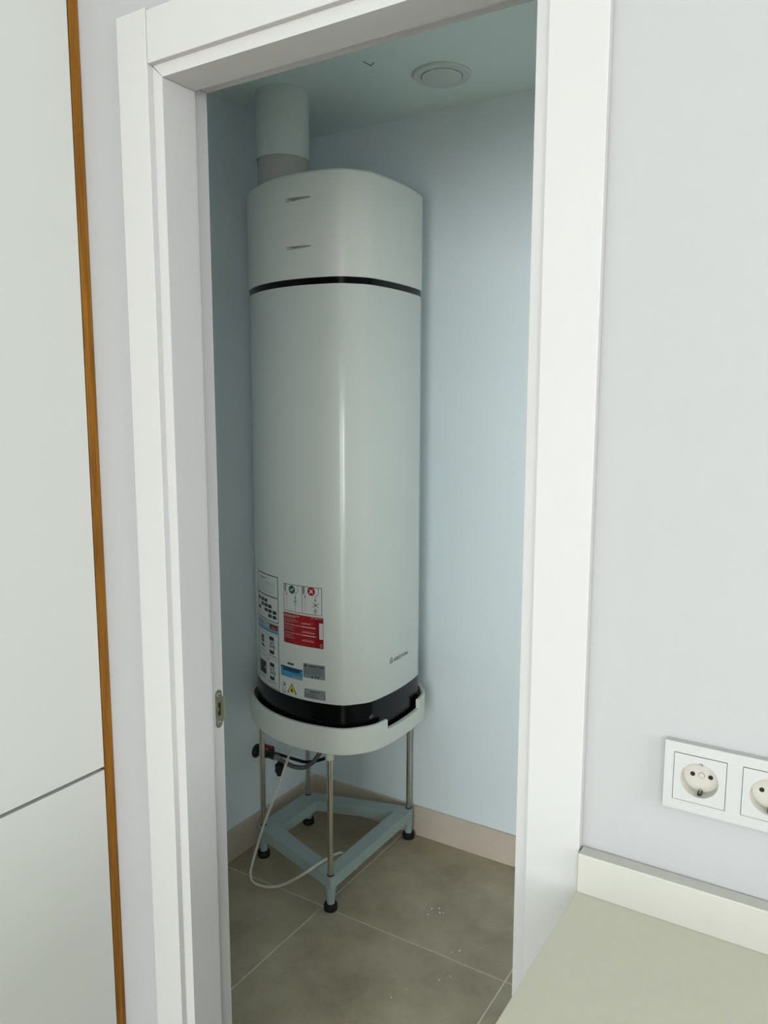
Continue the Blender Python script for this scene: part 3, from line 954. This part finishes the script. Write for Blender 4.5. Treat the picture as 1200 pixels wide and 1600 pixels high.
LEG = [(-1.297, HY - 0.236), (-1.297, HY + 0.236), (-1.657, HY + 0.1245), (-1.657, HY - 0.1245)]
FT0, FT1 = 0.075, 0.112
outq = [(-1.282, HY - 0.252), (-1.282, HY + 0.252), (-1.674, HY + 0.138), (-1.674, HY - 0.138)]
inq = [(-1.329, HY - 0.190), (-1.329, HY + 0.190), (-1.602, HY + 0.100), (-1.602, HY - 0.100)]


def fillet(q, r, n=6):
    out = []
    for i in range(4):
        a, b, c = np.array(q[i - 1]), np.array(q[i]), np.array(q[(i + 1) % 4])
        u, w = (a - b) / np.linalg.norm(a - b), (c - b) / np.linalg.norm(c - b)
        for k in range(n + 1):
            t = k / n
            out.append(tuple((1 - t) ** 2 * (b + u * r) + 2 * t * (1 - t) * b + t * t * (b + w * r)))
    return out


oq, iq = fillet(outq, 0.017), fillet(inq, 0.004)
n = len(oq)
V = [(x, y, FT0) for x, y in oq] + [(x, y, FT1) for x, y in oq] + [(x, y, FT0) for x, y in iq] + [(x, y, FT1) for x, y in iq]
F = []
for i in range(n):
    j = (i + 1) % n
    F += [(i, j, n + j, n + i), (n + i, n + j, 3 * n + j, 3 * n + i), (2 * n + i, 3 * n + i, 3 * n + j, 2 * n + j), (i, 2 * n + i, 2 * n + j, j)]
MB().add(V, F).build('base_frame', 'frame', stand, smooth=30)
for x, y in LEG:
    MB().lathe((x, y, 0), [(0.0125, 0.020), (0.0125, 0.046), (0.0150, 0.055), (0.0175, 0.0755)], 24).build('foot_sleeve', 'frame', stand, smooth=50)
    MB().lathe((x, y, 0), [(0.0190, 0.0), (0.0208, 0.003), (0.0208, 0.017), (0.0190, 0.021), (0.0130, 0.022)], 28).build('rubber_foot', 'rubber', stand, smooth=40)
    MB().lathe((x, y, 0), [(0.0088, 0.108), (0.0088, 0.500)], 24).build('leg', 'steel', stand, smooth=40)
    MB().lathe((x, y, 0), [(0.0108, 0.1125), (0.0108, 0.1145), (0.0090, 0.1150)], 24).build('leg_collar', 'darkmetal', stand, smooth=40)
    MB().lathe((x, y, 0), [(0.0115, 0.482), (0.0128, 0.485), (0.0135, 0.5005)], 24).build('boss', 'boss', stand, smooth=40)

# ------------------------------------------------------------------ pipes and cord under the tank
valve = tag(empty('shutoff_valve', (-1.735, 1.955, 0.335)), 'water shut-off valve with a red handle on the closet wall', 'valve')
MB().lathe((XL, 1.957, 0.333), [(0.024, 0.0), (0.024, 0.003), (0.016, 0.010), (0.0115, 0.012)], 28, 'x').build('wall_rosette', 'darkmetal', valve, smooth=40)
MB().lathe((XL, 1.957, 0.333), [(0.0100, 0.010), (0.0100, 0.028), (0.0140, 0.030), (0.0140, 0.052), (0.0105, 0.054), (0.0105, 0.066), (0.0130, 0.067), (0.0130, 0.085), (0.009, 0.087)], 12, 'x').build('valve_body', 'darkmetal', valve, smooth=30)
vh = MB().lathe((-1.697, 1.957, 0.333), [(0.004, 0.012), (0.004, 0.024)], 12)
vh.box((-1.712, 1.951, 0.355), (-1.670, 1.963, 0.366), 0.003)
vh.build('handle', 'red', valve)

hose = tag(empty('braided_hose', (-1.60, 1.965, 0.31)), 'braided steel hose curving from the wall valve to the tank', 'hose')
MB().tube([(-1.655, 1.957, 0.3325), (-1.639, 1.96, 0.3265), (-1.612, 1.965, 0.3155), (-1.581, 1.97, 0.309), (-1.548, 1.98, 0.311), (-1.52, 1.99, 0.330), (-1.505, 2.0, 0.354), (-1.494, 2.01, 0.380), (-1.485, 2.02, 0.42), (-1.482, 2.025, 0.496)], 0.0075, 12).build('hose_tube', 'braid', hose, smooth=60)
MB().tube([(-1.655, 1.957, 0.3325), (-1.634, 1.961, 0.3245)], 0.0105, 12, smooth=False).build('hose_nut', 'steel', hose, smooth=40)
h2 = tag(empty('thin_hose', (-1.60, 1.985, 0.31)), 'thin dark hose behind the braided one under the tank', 'hose')
MB().tube([(-1.735, 2.03, 0.300), (-1.68, 2.03, 0.300), (-1.62, 2.02, 0.306), (-1.56, 2.01, 0.315), (-1.50, 2.01, 0.338), (-1.45, 2.02, 0.37), (-1.43, 2.03, 0.42), (-1.43, 2.04, 0.497)], 0.0055, 10).build('hose_tube', 'rubber', h2, smooth=60)
MB().lathe((XL, 2.03, 0.300), [(0.022, 0.0), (0.022, 0.003), (0.008, 0.010)], 24, 'x').build('wall_rosette', 'darkmetal', h2, smooth=40)
sv = tag(empty('safety_valve', (-1.64, 1.96, 0.27)), 'black safety valve hanging below the braided hose', 'valve')
MB().lathe((-1.638, 1.962, 0), [(0.012, 0.276), (0.0165, 0.280), (0.0165, 0.305), (0.0110, 0.309), (0.0070, 0.3165)], 20).build('valve_body', 'rubber', sv, smooth=40)
MB().lathe((-1.638, 1.962, 0), [(0.0115, 0.268), (0.0115, 0.2755)], 10).build('knob', 'rubber', sv, smooth=30)

cord = [(-1.58, 1.952, 0.498), (-1.578, 1.951, 0.44), (-1.577, 1.948, 0.386), (-1.557, 1.90, 0.361), (-1.546, 1.86, 0.326), (-1.550, 1.83, 0.276), (-1.586, 1.813, 0.17), (-1.614, 1.803, 0.075),
        (-1.606, 1.769, 0.03), (-1.596, 1.760, 0.009), (-1.569, 1.751, 0.0055), (-1.523, 1.757, 0.0075), (-1.471, 1.761, 0.03), (-1.417, 1.758, 0.07), (-1.372, 1.761, 0.108),
        (-1.351, 1.793, 0.124), (-1.346, 1.845, 0.121), (-1.346, 1.88, 0.114), (-1.341, 1.916, 0.098), (-1.335, 1.95, 0.05), (-1.345, 1.99, 0.006)]
pc = MB().tube(cord, 0.0043, 10).build('power_cord', 'cord')
tag(pc, 'white power cord hanging from the tank and looping over the stand', 'cord')

# ------------------------------------------------------------------ air duct and ceiling vent
DX, DY = -1.560, 1.932
duct = tag(empty('air_duct', (DX, DY, 2.157)), 'white round air duct from the heater top to the ceiling', 'duct')
MB().lathe((DX, DY, 0), [(0.0755, 2.158), (0.0755, 2.30)], 48).build('collar', 'collar', duct, smooth=40)
MB().lathe((DX, DY, 0), [(0.0760, 2.300), (0.0772, 2.2475), (0.0788, 2.2470), (0.0790, 2.2490), (0.0790, 2.4375)], 48).build('sleeve', 'duct', duct, smooth=40)

vent = tag(empty('ceiling_vent', (-1.09, 2.055, ZC)), 'round white air vent in the closet ceiling', 'vent')
MB().lathe((-1.09, 2.055, ZC), [(0.060, 0.0), (0.0815, 0.0), (0.0815, -0.004), (0.0790, -0.0075), (0.0585, -0.0072), (0.0570, -0.004), (0.0560, -0.0005)][::-1], 56, cap=False).build('flange', 'duct', vent, smooth=35)
MB().lathe((-1.09, 2.055, ZC), [(0.012, -0.0005), (0.012, -0.006), (0.050, -0.007), (0.0562, -0.0072), (0.0555, -0.0095), (0.048, -0.0112), (0.020, -0.0120)], 56).build('valve_disc', 'duct', vent, smooth=35)

# chipped paint on the closet ceiling
def on_ceiling(pts, w):
    m_ = MB()
    for (a, b), (c, d) in zip(pts[:-1], pts[1:]):
        L = math.hypot(c - a, d - b)
        nx, ny = -(d - b) / L * w / 2, (c - a) / L * w / 2
        m_.prism([(a + nx, b + ny), (c + nx, d + ny), (c - nx, d - ny), (a - nx, b - ny)], ZC - 0.0008, ZC + 0.0002)
    return m_
ceil_o = bpy.data.objects['ceiling']
on_ceiling([(-1.232, 1.871), (-1.229, 1.906), (-1.212, 1.893)], 0.0022).build('paint_chip', 'chip', ceil_o)
